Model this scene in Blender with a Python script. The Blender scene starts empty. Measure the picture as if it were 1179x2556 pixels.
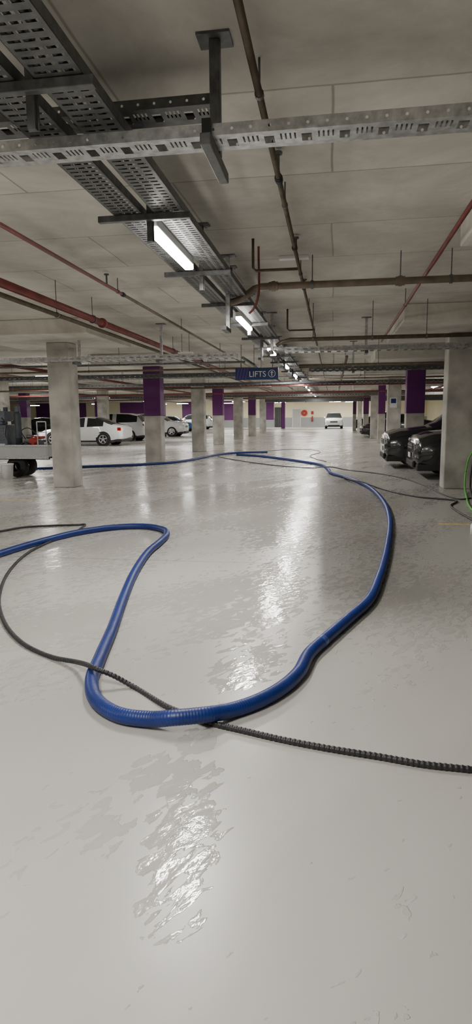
import bpy, bmesh, math, random
from mathutils import Vector, Matrix
random.seed(4)
C = bpy.context.scene.collection
PI = math.pi
# ------------------------------------------------------------ camera
F = 1550.0; CX = 589.5; CY = 1278.0; H = 1.45
yd = Vector(((832-CX)/F, (CY-1035)/F, -1.0)).normalized()
ux = -0.010
up = Vector((ux, 1.0, 0)); up.z = -(up.x*yd.x + up.y*yd.y)/yd.z
up.normalize()
xd = yd.cross(up)
R3 = Matrix((xd, yd, up))
CAM = Vector((0, 0, H))
cam = bpy.data.cameras.new('camera'); camo = bpy.data.objects.new('camera', cam); C.objects.link(camo)
cam.sensor_fit = 'VERTICAL'; cam.sensor_height = 36; cam.lens = F/2556*36
cam.clip_end = 300; cam.clip_start = 0.05
camo.matrix_world = Matrix.Translation(CAM) @ R3.to_4x4()
bpy.context.scene.camera = camo
def ray(px, py): return R3 @ Vector(((px-CX)/F, (CY-py)/F, -1.0))
def G(px, py, z=0.0):
    r = ray(px, py); return CAM + r*((z-H)/r.z)
def P(px, py, Y):
    r = ray(px, py); return CAM + r*(Y/r.y)
# ------------------------------------------------------------ materials
def mat(name, col, rough=0.5, metal=0.0, var=0.12, scale=6.0, bump=0.0, bscale=40.0, emis=None, estr=0, coat=0, rvar=0.0):
    m = bpy.data.materials.new(name); m.use_nodes = True
    n = m.node_tree.nodes; l = m.node_tree.links; b = n['Principled BSDF']
    tc = n.new('ShaderNodeTexCoord'); no = n.new('ShaderNodeTexNoise'); no.inputs['Scale'].default_value = scale; no.inputs['Detail'].default_value = 6
    l.new(tc.outputs['Object'], no.inputs['Vector'])
    r = n.new('ShaderNodeValToRGB'); r.color_ramp.elements[0].position = .3; r.color_ramp.elements[1].position = .72
    r.color_ramp.elements[0].color = (*[c*(1-var) for c in col], 1); r.color_ramp.elements[1].color = (*[min(1, c*(1+var)) for c in col], 1)
    l.new(no.outputs['Fac'], r.inputs['Fac']); l.new(r.outputs['Color'], b.inputs['Base Color'])
    b.inputs['Roughness'].default_value = rough; b.inputs['Metallic'].default_value = metal
    if coat: b.inputs['Coat Weight'].default_value = coat; b.inputs['Coat Roughness'].default_value = .05
    if emis: b.inputs['Emission Color'].default_value = (*emis, 1); b.inputs['Emission Strength'].default_value = estr
    if bump:
        n2 = n.new('ShaderNodeTexNoise'); n2.inputs['Scale'].default_value = bscale; n2.inputs['Detail'].default_value = 4
        l.new(tc.outputs['Object'], n2.inputs['Vector'])
        bp = n.new('ShaderNodeBump'); bp.inputs['Strength'].default_value = bump; bp.inputs['Distance'].default_value = .02
        l.new(n2.outputs['Fac'], bp.inputs['Height']); l.new(bp.outputs['Normal'], b.inputs['Normal'])
    return m
def mix(n, l, fac, a, b, typ='MIX'):
    m = n.new('ShaderNodeMix'); m.data_type = 'RGBA'; m.blend_type = typ
    for s, v in ((0, fac), (6, a), (7, b)):
        if isinstance(v, bpy.types.NodeSocket): l.new(v, m.inputs[s])
        else: m.inputs[s].default_value = v
    return m.outputs[2]
def math_(n, l, op, a, b=0.0, c=None):
    m = n.new('ShaderNodeMath'); m.operation = op
    vals = [a, b] + ([c] if c is not None else [])
    for i, v in enumerate(vals):
        if isinstance(v, bpy.types.NodeSocket): l.new(v, m.inputs[i])
        else: m.inputs[i].default_value = v
    return m.outputs[0]
def floor_mat():
    m = bpy.data.materials.new('wet_epoxy_floor'); m.use_nodes = True
    n = m.node_tree.nodes; l = m.node_tree.links; b = n['Principled BSDF']
    tc = n.new('ShaderNodeTexCoord'); O = tc.outputs['Object']
    def noise(scale, det, rot=0, stretch=1, dist=0):
        mp = n.new('ShaderNodeMapping'); mp.vector_type = 'TEXTURE'; mp.inputs['Rotation'].default_value = (0, 0, rot); mp.inputs['Scale'].default_value = (stretch, 1, 1)
        l.new(O, mp.inputs['Vector']); t = n.new('ShaderNodeTexNoise'); t.inputs['Scale'].default_value = scale; t.inputs['Detail'].default_value = det
        t.inputs['Distortion'].default_value = dist
        l.new(mp.outputs['Vector'], t.inputs['Vector']); return t.outputs['Fac']
    def sstep(v, a, c, lo=0.0, hi=1.0):
        mr = n.new('ShaderNodeMapRange'); mr.interpolation_type = 'SMOOTHSTEP'; mr.inputs['From Min'].default_value = a; mr.inputs['From Max'].default_value = c
        mr.inputs['To Min'].default_value = lo; mr.inputs['To Max'].default_value = hi; l.new(v, mr.inputs['Value']); return mr.outputs[0]
    sep = n.new('ShaderNodeSeparateXYZ'); l.new(O, sep.inputs[0])
    sd = math.radians(60)
    big = noise(1.6, 3, sd, 5.0, .2)
    fine = noise(20, 7, sd, 2.2, .7)
    s = math_(n, l, 'ADD', math_(n, l, 'MULTIPLY', big, .48), math_(n, l, 'MULTIPLY', fine, .52))
    # pools of water left on the floor: (pixel in the photo -> floor point, radii in metres, strength)
    pools = [(482,1960,.13,.22,1.6),(468,2060,.15,.22,1.7),(450,2160,.15,.20,1.7),(425,2270,.12,.14,1.5),(270,2080,.10,.12,1.2),(375,1925,.10,.16,1.2),(610,1650,.22,.55,1.2),(560,1500,.35,.8,1),(690,1470,.24,1.0,1.2),(325,1370,.5,.9,1),(720,1290,.7,2.6,1),(150,1560,.5,.5,1),(60,1700,.3,.4,.9),(490,1850,.10,.12,1.3),(560,1240,1.2,3.0,1)]
    pool = None
    for (px, py, rx, ry, k) in pools:
        c = G(px, py); mp = n.new('ShaderNodeMapping'); mp.vector_type = 'TEXTURE'; mp.inputs['Location'].default_value = (c.x, c.y, 0); mp.inputs['Scale'].default_value = (rx*1.3, ry*1.3, 1)
        l.new(O, mp.inputs['Vector']); g = n.new('ShaderNodeTexGradient'); g.gradient_type = 'SPHERICAL'; l.new(mp.outputs['Vector'], g.inputs['Vector'])
        v = sstep(g.outputs['Fac'], 0, .55, 0, .09*k)
        pool = v if pool is None else math_(n, l, 'MAXIMUM', pool, v)
    s = math_(n, l, 'ADD', s, pool)
    s = math_(n, l, 'ADD', s, sstep(sep.outputs['Y'], 2.0, 5.5, -.085, -.010))
    s = math_(n, l, 'ADD', s, sstep(sep.outputs['X'], .5, 1.5, 0, -.03))
    wet = sstep(s, .503, .520)
    stain = noise(.8, 6, sd, 3, .5)
    rs = n.new('ShaderNodeValToRGB'); rs.color_ramp.elements[0].position = .3; rs.color_ramp.elements[1].position = .7
    rs.color_ramp.elements[0].color = (.45, .438, .405, 1); rs.color_ramp.elements[1].color = (.56, .548, .512, 1)
    l.new(stain, rs.inputs['Fac'])
    col = rs.outputs['Color']
    col = mix(n, l, wet, col, mix(n, l, 1.0, col, (.96, .96, .96, 1), 'MULTIPLY'))
    sp = noise(7, 2); r2 = n.new('ShaderNodeValToRGB'); r2.color_ramp.elements[0].position = .17; r2.color_ramp.elements[1].position = .2
    r2.color_ramp.elements[0].color = (.4, .38, .35, 1); r2.color_ramp.elements[1].color = (1, 1, 1, 1); l.new(sp, r2.inputs['Fac'])
    col = mix(n, l, 1.0, col, r2.outputs['Color'], 'MULTIPLY')
    # shade band along the lane, painted into the colour and dulling the gloss
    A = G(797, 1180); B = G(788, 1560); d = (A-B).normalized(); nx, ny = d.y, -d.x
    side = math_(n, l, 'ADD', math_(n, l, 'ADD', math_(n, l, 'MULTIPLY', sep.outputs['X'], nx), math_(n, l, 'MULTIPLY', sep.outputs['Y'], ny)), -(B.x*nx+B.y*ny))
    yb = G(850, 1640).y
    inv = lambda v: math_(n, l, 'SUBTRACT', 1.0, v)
    shade = math_(n, l, 'MULTIPLY', math_(n, l, 'MULTIPLY', sstep(side, -.04, .08), inv(sstep(side, .35, 1.8, 0, .62))), math_(n, l, 'MULTIPLY', sstep(sep.outputs['Y'], yb, yb+1.6), inv(sstep(sep.outputs['Y'], 12, 20))))
    col = mix(n, l, shade, col, mix(n, l, 1.0, col, (.32, .315, .305, 1), 'MULTIPLY'))
    yj = G(600, 1404).y
    for k in range(0, 6):
        dd = math_(n, l, 'ABSOLUTE', math_(n, l, 'SUBTRACT', sep.outputs['Y'], yj + k*12.5))
        j = math_(n, l, 'LESS_THAN', dd, .006)
        col = mix(n, l, j, col, (.2, .19, .17, 1))
    l.new(col, b.inputs['Base Color'])
    rr = n.new('ShaderNodeMapRange'); rr.inputs['To Min'].default_value = .30; rr.inputs['To Max'].default_value = .10
    l.new(wet, rr.inputs['Value'])
    l.new(math_(n, l, 'ADD', rr.outputs[0], math_(n, l, 'MULTIPLY', shade, .16)), b.inputs['Roughness'])
    l.new(math_(n, l, 'SUBTRACT', .5, math_(n, l, 'MULTIPLY', shade, .26)), b.inputs['Specular IOR Level'])
    rip = noise(18, 4, sd, 1.6)
    bp = n.new('ShaderNodeBump'); bp.inputs['Distance'].default_value = .006; bp.inputs['Strength'].default_value = .6
    hgt = math_(n, l, 'MULTIPLY', rip, math_(n, l, 'ADD', math_(n, l, 'MULTIPLY', wet, .9), .07))
    l.new(hgt, bp.inputs['Height']); l.new(bp.outputs['Normal'], b.inputs['Normal'])
    b.inputs['IOR'].default_value = 1.5
    return m
def ceil_mat(name='formed_concrete_ceiling', k=1.08, joints=True):
    m = bpy.data.materials.new(name); m.use_nodes = True
    n = m.node_tree.nodes; l = m.node_tree.links; b = n['Principled BSDF']
    tc = n.new('ShaderNodeTexCoord'); O = tc.outputs['Object']
    t = n.new('ShaderNodeTexNoise'); t.inputs['Scale'].default_value = .8; t.inputs['Detail'].default_value = 8; t.inputs['Roughness'].default_value = .66; t.inputs['Distortion'].default_value = .4; l.new(O, t.inputs['Vector'])
    r = n.new('ShaderNodeValToRGB'); r.color_ramp.elements[0].position = .32; r.color_ramp.elements[1].position = .68
    r.color_ramp.elements[0].color = (.41*k, .392*k, .35*k, 1); r.color_ramp.elements[1].color = (.70*k, .675*k, .615*k, 1); l.new(t.outputs['Fac'], r.inputs['Fac'])
    c = r.outputs['Color']
    if joints:
        ds = n.new('ShaderNodeTexNoise'); ds.inputs['Scale'].default_value = .7; l.new(O, ds.inputs['Vector'])
        vm = n.new('ShaderNodeVectorMath'); vm.operation = 'MULTIPLY_ADD'; l.new(ds.outputs['Color'], vm.inputs[0]); vm.inputs[1].default_value = (.06, .06, 0); l.new(O, vm.inputs[2])
        br = n.new('ShaderNodeTexBrick'); br.inputs['Scale'].default_value = 1; br.inputs['Brick Width'].default_value = 2.4; br.inputs['Row Height'].default_value = 1.25
        br.inputs['Mortar Size'].default_value = .014; br.inputs['Mortar Smooth'].default_value = .9
        br.inputs['Color1'].default_value = (1, 1, 1, 1); br.inputs['Color2'].default_value = (.86, .86, .86, 1); br.inputs['Mortar'].default_value = (.55, .53, .5, 1)
        l.new(vm.outputs[0], br.inputs['Vector'])
        c = mix(n, l, 1.0, c, br.outputs['Color'], 'MULTIPLY')
    l.new(c, b.inputs['Base Color']); b.inputs['Roughness'].default_value = .85
    n2 = n.new('ShaderNodeTexNoise'); n2.inputs['Scale'].default_value = 12; l.new(O, n2.inputs['Vector'])
    bp = n.new('ShaderNodeBump'); bp.inputs['Strength'].default_value = .25; bp.inputs['Distance'].default_value = .02; l.new(n2.outputs['Fac'], bp.inputs['Height']); l.new(bp.outputs['Normal'], b.inputs['Normal'])
    return m
M = dict(
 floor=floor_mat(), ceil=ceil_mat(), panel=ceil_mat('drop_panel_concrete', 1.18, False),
 conc=mat('column_concrete', (.46, .445, .405), .8, var=.34, scale=2.2, bump=.25, bscale=14),
 purple=mat('purple_paint', (.11, .014, .125), .5, var=.12, scale=2),
 cream=mat('cream_wall_paint', (.82, .75, .55), .8, var=.06, scale=.5),
 dado=mat('grey_wall_paint', (.36, .37, .38), .8, var=.06, scale=.5),
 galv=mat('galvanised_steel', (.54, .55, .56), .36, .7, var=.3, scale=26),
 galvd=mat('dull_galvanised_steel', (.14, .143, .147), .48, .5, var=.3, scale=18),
 brown=mat('weathered_steel_pipe', (.11, .088, .062), .5, .3, var=.3, scale=9),
 tan=mat('tan_primer_pipe', (.19, .15, .11), .5, .2, var=.25, scale=9),
 red=mat('red_fire_pipe_paint', (.20, .045, .042), .45, var=.2, scale=6),
 bred=mat('bright_red_paint', (.38, .03, .025), .4, var=.08),
 white=mat('white_enamel', (.78, .78, .77), .4, var=.05),
 diff=mat('lit_diffuser', (.9, .9, .88), .5, emis=(1, .96, .9), estr=46, var=.02),
 blue=mat('blue_hose_rubber', (.007, .026, .17), .42, var=.18, scale=8),
 black=mat('black_hose_rubber', (.028, .028, .030), .45, var=.3, scale=14),
 green=mat('green_hose_plastic', (.13, .52, .08), .4, var=.15, scale=10),
 coup=mat('pale_blue_tape', (.05, .09, .30), .3, .1, var=.3, scale=40),
 carw=mat('white_car_paint', (.82, .83, .84), .25, var=.02, coat=1),
 cars=mat('silver_car_paint', (.74, .76, .78), .3, .1, var=.03, coat=1),
 carb=mat('black_car_paint', (.010, .010, .012), .2, var=.1, coat=1),
 carbl=mat('blue_car_paint', (.03, .12, .35), .25, var=.05, coat=1),
 glass=mat('dark_car_glass', (.015, .018, .02), .06, var=.1),
 tyre=mat('tyre_rubber', (.018, .018, .018), .8, var=.2, scale=20),
 rim=mat('alloy_rim', (.55, .55, .56), .3, .8, var=.1),
 lamp=mat('car_lamp_lens', (.7, .72, .75), .1, var=.05),
 tail=mat('car_tail_lens', (.35, .01, .01), .15, var=.1),
 trim=mat('black_car_trim', (.02, .02, .02), .6, var=.2),
 sblue=mat('sign_blue', (.012, .030, .14), .45, var=.06),
 spur=mat('sign_purple', (.10, .04, .22), .45, var=.06),
 swhite=mat('sign_white', (.75, .78, .82), .5, var=.02),
 yellow=mat('yellow_line_paint', (.55, .42, .18), .5, var=.2, scale=8),
 dgrey=mat('dark_grey_equipment', (.07, .08, .095), .5, var=.2),
 mgrey=mat('mid_grey_equipment', (.12, .14, .17), .5, var=.2),
 door=mat('grey_door_paint', (.42, .42, .41), .6, var=.04),
)
# ------------------------------------------------------------ mesh builder
class MB:
    def __init__(s): s.v = []; s.f = []
    def add(s, vs, fs):
        o = len(s.v); s.v += [tuple(p) for p in vs]; s.f += [tuple(i+o for i in q) for q in fs]; return s
    def box(s, x0, x1, y0, y1, z0, z1):
        return s.add([(x0,y0,z0),(x1,y0,z0),(x1,y1,z0),(x0,y1,z0),(x0,y0,z1),(x1,y0,z1),(x1,y1,z1),(x0,y1,z1)],
                     [(0,3,2,1),(4,5,6,7),(0,1,5,4),(1,2,6,5),(2,3,7,6),(3,0,4,7)])
    def cyl(s, a, b, r, n=12, r2=None):
        a = Vector(a); b = Vector(b); t = (b-a).normalized(); u = Vector((0,0,1)) if abs(t.z) < .9 else Vector((0,1,0))
        e = t.cross(u).normalized(); g = e.cross(t); r2 = r if r2 is None else r2
        vs = [a+(e*math.cos(2*PI*i/n)+g*math.sin(2*PI*i/n))*r for i in range(n)] + [b+(e*math.cos(2*PI*i/n)+g*math.sin(2*PI*i/n))*r2 for i in range(n)]
        fs = [(i, (i+1) % n, n+(i+1) % n, n+i) for i in range(n)] + [tuple(range(n-1, -1, -1)), tuple(range(n, 2*n))]
        return s.add(vs, fs)
    def sweep(s, pts, rf, n=12):
        N = len(pts); vs = []; fs = []; acc = 0
        for i, p in enumerate(pts):
            t = (pts[min(i+1, N-1)]-pts[max(i-1, 0)]).normalized()
            if i: acc += (pts[i]-pts[i-1]).length
            u = Vector((0,0,1)) if abs(t.z) < .97 else Vector((0,1,0))
            e = t.cross(u).normalized(); g = e.cross(t)
            r = rf(acc) if callable(rf) else rf
            vs += [p+(e*math.cos(2*PI*k/n)+g*math.sin(2*PI*k/n))*r for k in range(n)]
        for i in range(N-1):
            for k in range(n): fs.append((i*n+k, i*n+(k+1) % n, (i+1)*n+(k+1) % n, (i+1)*n+k))
        fs.append(tuple(range(n-1, -1, -1))); fs.append(tuple((N-1)*n+k for k in range(n)))
        return s.add(vs, fs)
    def lathe(s, prof, axis_pt, axis, n=24):     # prof: (along, radius)
        a = Vector(axis_pt); t = Vector(axis).normalized(); u = Vector((0,0,1)) if abs(t.z) < .9 else Vector((0,1,0))
        e = t.cross(u).normalized(); g = e.cross(t); vs = []; fs = []
        for (d, r) in prof: vs += [a+t*d+(e*math.cos(2*PI*k/n)+g*math.sin(2*PI*k/n))*r for k in range(n)]
        m = len(prof)
        for i in range(m-1):
            for k in range(n): fs.append((i*n+k, i*n+(k+1) % n, (i+1)*n+(k+1) % n, (i+1)*n+k))
        return s.add(vs, fs)
    def perf(s, L, W, mod, holes, mp, u0=0.0):
        us = sorted({0.0, mod} | {h[0] for h in holes} | {h[1] for h in holes}); vs_ = sorted({0.0, W} | {h[2] for h in holes} | {h[3] for h in holes})
        nm = max(1, int(round(L/mod)))
        for m in range(nm):
            b = u0+m*mod
            for i in range(len(us)-1):
                for j in range(len(vs_)-1):
                    cu = (us[i]+us[i+1])/2; cv = (vs_[j]+vs_[j+1])/2
                    if any(h[0] < cu < h[1] and h[2] < cv < h[3] for h in holes): continue
                    s.add([mp(b+us[i], vs_[j]), mp(b+us[i+1], vs_[j]), mp(b+us[i+1], vs_[j+1]), mp(b+us[i], vs_[j+1])], [(0,1,2,3)])
        return s
    def perf_round(s, L, W, mod, r, mp, u0=0.0):
        for m in range(int(round(L/mod))):
            cu = u0+(m+.5)*mod; cv = W/2; vs = []; 
            sq = [(-1,-1),(0,-1),(1,-1),(1,0),(1,1),(0,1),(-1,1),(-1,0)]
            for (a, b) in sq: vs.append(mp(cu+a*mod/2, cv+b*W/2))
            for (a, b) in sq:
                q = math.hypot(a, b); vs.append(mp(cu+a/q*r, cv+b/q*r))
            s.add(vs, [(i, (i+1) % 8, 8+(i+1) % 8, 8+i) for i in range(8)])
        return s
    def build(s, name, m, parent=None, local=False, smooth=False, bevel=0.0):
        me = bpy.data.meshes.new(name); me.from_pydata(s.v, [], s.f); me.update()
        me.materials.append(m)
        if smooth:
            for p in me.polygons: p.use_smooth = len(p.vertices) <= 4
        o = bpy.data.objects.new(name, me); C.objects.link(o)
        if parent:
            o.parent = parent
            if not local:
                base = parent; loc = Vector((0,0,0))
                while base: loc += base.location; base = base.parent
                o.matrix_parent_inverse = Matrix.Translation(-loc)
        if bevel:
            b = o.modifiers.new('bevel', 'BEVEL'); b.width = bevel; b.segments = 2; b.limit_method = 'ANGLE'
        return o
def tag(o, label, cat, group=None, kind=None):
    o['label'] = label; o['category'] = cat
    if group: o['group'] = group
    if kind: o['kind'] = kind
    return o
def thing(name, label, cat, loc, group=None, rotz=0):
    o = bpy.data.objects.new(name, None); o.empty_display_size = .1; C.objects.link(o); o.location = loc; o.rotation_euler = (0,0,rotz)
    return tag(o, label, cat, group)
def struct(o): o['kind'] = 'structure'; return o
ORD = ['first','second','third','fourth','fifth','sixth','seventh','eighth','ninth','tenth','eleventh','twelfth','thirteenth','fourteenth','fifteenth','sixteenth','seventeenth','eighteenth','nineteenth','twentieth']
ZC = 3.22; ZD = 2.95
XL, XR, YN, YF = -44.0, 11.0, -5.0, 77.0
# ------------------------------------------------------------ shell
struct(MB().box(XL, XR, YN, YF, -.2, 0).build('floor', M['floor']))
ceiling = struct(MB().box(XL, XR, YN, YF, ZC, ZC+.2).build('ceiling', M['ceil']))
def wall(name, x0, x1, y0, y1):
    w = struct(MB().box(x0, x1, y0, y1, 0, ZC).build(name, M['cream'])); return w
wb = wall('wall_back', XL, XR, YF, YF+.2)
struct(MB().box(XL, XR, YF-.02, YF, 0, 1.15).build('dado_band', M['dado'], wb))
wall('wall_left', XL-.2, XL, YN, YF); wall('wall_right', XR, XR+.2, YN, YF); wall('wall_front', XL, XR, YN-.2, YN)
for (a, b) in ((455, 478), (665, 684), (560, 600), (90, 215), (300, 360)):
    pa = P(a, 1020, YF-.03); pb = P(b, 1020, YF-.03)
    struct(MB().box(pa.x, pb.x, YF-.05, YF-.02, .9, ZC).build('purple_panel', M['purple'], wb))
da = P(731, 1050, YF).x; db = P(750, 1050, YF).x
dr = struct(MB().box(da, db, YF-.07, YF-.02, 0, 2.15).build('door_1', M['door']))
MB().cyl((db-.12, YF-.13, 1.05), (db-.12, YF-.07, 1.05), .03).build('door_handle', M['galv'], dr)
MB().box(da-.06, da, YF-.09, YF-.02, 0, 2.2).box(db, db+.06, YF-.09, YF-.02, 0, 2.2).box(da-.06, db+.06, YF-.09, YF-.02, 2.15, 2.22).build('door_frame', M['white'], dr)
da = P(686, 1050, YF).x; db = P(706, 1050, YF).x
d2 = struct(MB().box(da, db, YF-.06, YF-.02, 0, 2.4).build('door_2', M['trim']))
for i in range(5):
    x = da+(i+.5)*(db-da)/5; MB().box(x-.03, x+.03, YF-.09, YF-.06, 0, 2.4).build('grille_bar', M['galvd'], d2)
# ------------------------------------------------------------ columns
def column(x0, x1, y0, y1, purple, label, group=None, cap=None, full=False, z0=1.47):
    t = thing('concrete_column', label, 'column', ((x0+x1)/2, (y0+y1)/2, 0), group)
    zt = ZC-.005 if not cap else ZD-.003
    if purple:
        zl = 0.0 if full else z0
        if zl > 0: MB().box(x0, x1, y0, y1, 0, zl).build('shaft', M['conc'], t, bevel=.02)
        MB().box(x0-.003, x1+.003, y0-.003, y1+.003, zl, zt).build('purple_band', M['purple'], t, bevel=.015)
    else: MB().box(x0, x1, y0, y1, 0, zt).build('shaft', M['conc'], t, bevel=.02)
    if cap: MB().box(cap[0], cap[1], cap[2], cap[3], ZD, ZC-.002).build('drop_panel', M['panel'], t, bevel=.01)
    return t
for k, (lx, rx) in enumerate([(124,200),(360,411),(478,515),(531,560),(583,608),(620,640),(648,665)]):
    y0 = 12.2+6.4*k
    lab = ('bare concrete column', 'purple-topped concrete column')[k % 2] + ', ' + ORD[k] + ' column of the row left of the lane'
    column(P(lx, 1040, y0).x, P(rx, 1040, y0+.45).x, y0, y0+.45, k % 2, lab, None, cap=(-6.9, -4.4, y0-1.2, y0+1.3))
column(-5.55, -5.15, 68, 68.4, 1, 'slim column painted magenta purple to the floor beside back door', full=True)
for k, (lx, rx) in enumerate([(1104,1230),(1010,1060),(965,1001),(943,962),(925,943),(907,921),(893,904),(881,890)]):
    y0 = [12.5, 19.6, 26.0, 32.2, 38.4, 44.6, 50.8, 57.0][k]
    lab = ('wide bare concrete column cropped by right edge' if k == 0 else ('bare concrete column, ', 'purple-topped concrete column, ')[k % 2] + ORD[k] + ' of the row behind the black cars')
    column(P(lx, 1040, y0+.45).x, P(rx, 1040, y0).x, y0, y0+.45, k % 2, lab, None, cap=(1.12, 4.2, y0-1.7, y0+1.6))
for i, (x, y, p) in enumerate([(-12.2, 21.5, 0), (-12.3, 32.3, 0), (-12.3, 44, 1), (-12.3, 56, 0)]):
    column(x-.25, x+.25, y, y+.5, p, ('bare' if not p else 'purple-topped')+' concrete column among parked white cars, '+ORD[i]+' of its row', None, cap=(x-1.3, x+1.3, y-1, y+1.6))
for i, (x, y, p) in enumerate([(-19, 36.5, 1), (-19, 49, 1), (-19, 62, 1), (-26, 56, 1)]):
    column(x-.25, x+.25, y, y+.5, p, 'distant purple-topped column far left, '+ORD[i]+' counted from the trailer side', None, cap=(x-1.3, x+1.3, y-1, y+1.6))
struct(MB().box(1.12, 4.2, 2.2, 6.2, ZD, ZC-.002).build('drop_panel', M['panel'], ceiling, bevel=.01))
sx = P(983, 1005, 25.95); 
cs = thing('column_sign', 'small white notice plate with blue square on bare column', 'sign', (sx.x, 25.98, sx.z))
MB().box(sx.x-.14, sx.x+.14, 25.965, 25.995, sx.z-.2, sx.z+.2).build('plate', M['white'], cs)
MB().box(sx.x-.10, sx.x+.10, 25.955, 25.965, sx.z-.02, sx.z+.16).build('blue_symbol', M['sblue'], cs)
# ------------------------------------------------------------ trays
def long_tray(x0, x1, z, y0, y1, label, fl=.05, split=13):
    t = thing('cable_tray', label, 'cable tray', ((x0+x1)/2, y0, z), None)
    W = x1-x0; a = W*.09; s = W*.24; g = W*.05
    holes = [(.018, .034, a, a+s), (.018, .034, a+s+g, a+2*s+g), (.018, .034, a+2*s+2*g, a+3*s+2*g)]
    mb = MB().perf(split-y0, W, .052, holes, lambda u, v: (x0+v, y0+u, z))
    ye = y0+round((split-y0)/.052)*.052
    mb.perf(y1-ye, W, .3, [(.06, .12, W*.15, W*.85), (.19, .25, W*.15, W*.85)], lambda u, v: (x0+v, ye+u, z))
    mb.build('tray_base', M['galvd'], t)
    for xx, d in ((x0, .014), (x1, -.014)):
        MB().box(min(xx, xx+d*.15), max(xx, xx+d*.15), y0, y1, z, z+fl).box(min(xx, xx+d), max(xx, xx+d), y0, y1, z+fl, z+fl+.002).build('side_rail', M['galvd'], t)
    return t
ZT = 2.80
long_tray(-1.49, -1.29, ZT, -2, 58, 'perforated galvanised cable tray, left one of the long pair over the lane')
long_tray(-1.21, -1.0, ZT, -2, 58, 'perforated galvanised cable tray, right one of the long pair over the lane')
for i, (x, r) in enumerate([(-1.44, .012), (-1.40, .016), (-1.35, .01), (-1.16, .014), (-1.12, .012), (-1.06, .016)]):
    tag(MB().cyl((x, -2, ZT+r+.002), (x, 58, ZT+r+.002), r, 6).build('power_cable', M['black'], smooth=True), 'black power cable laid in the long overhead trays', 'cable', 'cables in the overhead trays')
def cross_tray(x0, x1, y, W, z, label, fl=.05, style='fine', m=None):
    t = thing('cable_tray', label, 'cable tray', ((x0+x1)/2, y, z), None); m = m or M['galv']
    if style == 'fine':
        holes = [(.012, .058, .05, .125)] + [(.086+i*.021, .094+i*.021, .035, .095) for i in range(4)]
        holes = [(a, b, c*W/.17, d*W/.17) for a, b, c, d in holes]
        MB().perf(x1-x0, W, .17, holes, lambda u, v: (x0+u, y+v, z)).build('tray_base', m, t)
        L = round((x1-x0)/.17)*.17
        for yy in (y, y+W):
            MB().perf_round(L, fl, .085, .007, lambda u, v: (x0+u, yy, z+v)).add([(x0, yy, z+fl), (x0+L, yy, z+fl), (x0+L, yy+(.014 if yy == y else -.014), z+fl), (x0, yy+(.014 if yy == y else -.014), z+fl)], [(0,1,2,3)]).build('side_rail', m, t)
    else:
        L = x1-x0
        MB().perf(L, W, .3, [(.05, .12, W*.12, W*.88), (.18, .25, W*.12, W*.88)], lambda u, v: (x0+u, y+v, z)).build('tray_base', m, t)
        for yy in (y, y+W):
            MB().perf(L, fl, .3, [(.04, .12, fl*.35, fl*.65), (.18, .26, fl*.35, fl*.65)], lambda u, v: (x0+u, yy, z+v)).build('side_rail', m, t)
    return t
cross_tray(-3.4, 3.57, 2.98, .17, 2.70, 'bright perforated cable tray crossing nearest the top of the view')
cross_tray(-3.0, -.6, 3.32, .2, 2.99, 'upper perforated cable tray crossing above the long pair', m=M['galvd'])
cross_tray(-10.2, -1.8, 11.7, .3, 2.52, 'galvanised ladder tray crossing in front of the bare left column', .09, 'x')
cross_tray(-.9, 6.0, 11.75, .3, 2.60, 'galvanised ladder tray crossing in front of the wide right column', .09, 'x')
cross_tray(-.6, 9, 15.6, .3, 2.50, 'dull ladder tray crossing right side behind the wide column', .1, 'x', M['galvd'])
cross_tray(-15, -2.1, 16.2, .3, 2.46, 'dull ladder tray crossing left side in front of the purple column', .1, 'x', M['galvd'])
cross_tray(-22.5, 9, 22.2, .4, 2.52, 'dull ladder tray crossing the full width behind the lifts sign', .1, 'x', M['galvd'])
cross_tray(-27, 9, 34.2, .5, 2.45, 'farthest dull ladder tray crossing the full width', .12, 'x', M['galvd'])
def hanger(y, i):
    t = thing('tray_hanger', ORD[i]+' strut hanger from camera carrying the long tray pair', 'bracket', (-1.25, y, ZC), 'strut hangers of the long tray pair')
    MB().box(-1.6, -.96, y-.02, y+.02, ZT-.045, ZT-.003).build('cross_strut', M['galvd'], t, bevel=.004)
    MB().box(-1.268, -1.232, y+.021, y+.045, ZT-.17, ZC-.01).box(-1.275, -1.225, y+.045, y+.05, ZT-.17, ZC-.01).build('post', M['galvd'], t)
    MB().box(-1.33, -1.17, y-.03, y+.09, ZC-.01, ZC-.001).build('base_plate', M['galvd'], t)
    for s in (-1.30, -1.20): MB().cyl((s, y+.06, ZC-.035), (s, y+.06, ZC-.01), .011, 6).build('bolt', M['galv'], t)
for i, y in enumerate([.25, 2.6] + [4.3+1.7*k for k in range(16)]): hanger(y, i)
t = thing('tray_bracket', 'dark cantilever bracket holding up the bright near cross tray', 'bracket', (-.58, 3.0, ZC))
MB().box(-.605, -.555, 2.93, 3.42, 2.645, 2.697).build('arm', M['galvd'], t, bevel=.005)
MB().box(-.605, -.555, 3.18, 3.23, 2.697, ZC-.012).build('post', M['galvd'], t, bevel=.004)
MB().box(-.66, -.50, 3.14, 3.27, ZC-.012, ZC-.001).build('base_plate', M['galvd'], t)
MB().box(-.60, -.56, 2.955, 2.978, 2.697, 2.765).build('clamp', M['trim'], t)
def drop_hanger(x, y, z, label, m='galv'):
    t = thing('drop_hanger', label, 'bracket', (x, y, ZC))
    MB().box(x-.025, x+.025, y-.02, y+.02, z, ZC-.01).build('post', M[m], t, bevel=.004)
    MB().box(x-.09, x+.09, y-.06, y+.06, ZC-.01, ZC-.001).build('base_plate', M['galvd'], t)
    MB().box(x-.03, x+.03, y-.3, y+.02, z-.04, z).build('arm', M['galvd'], t)
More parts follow.
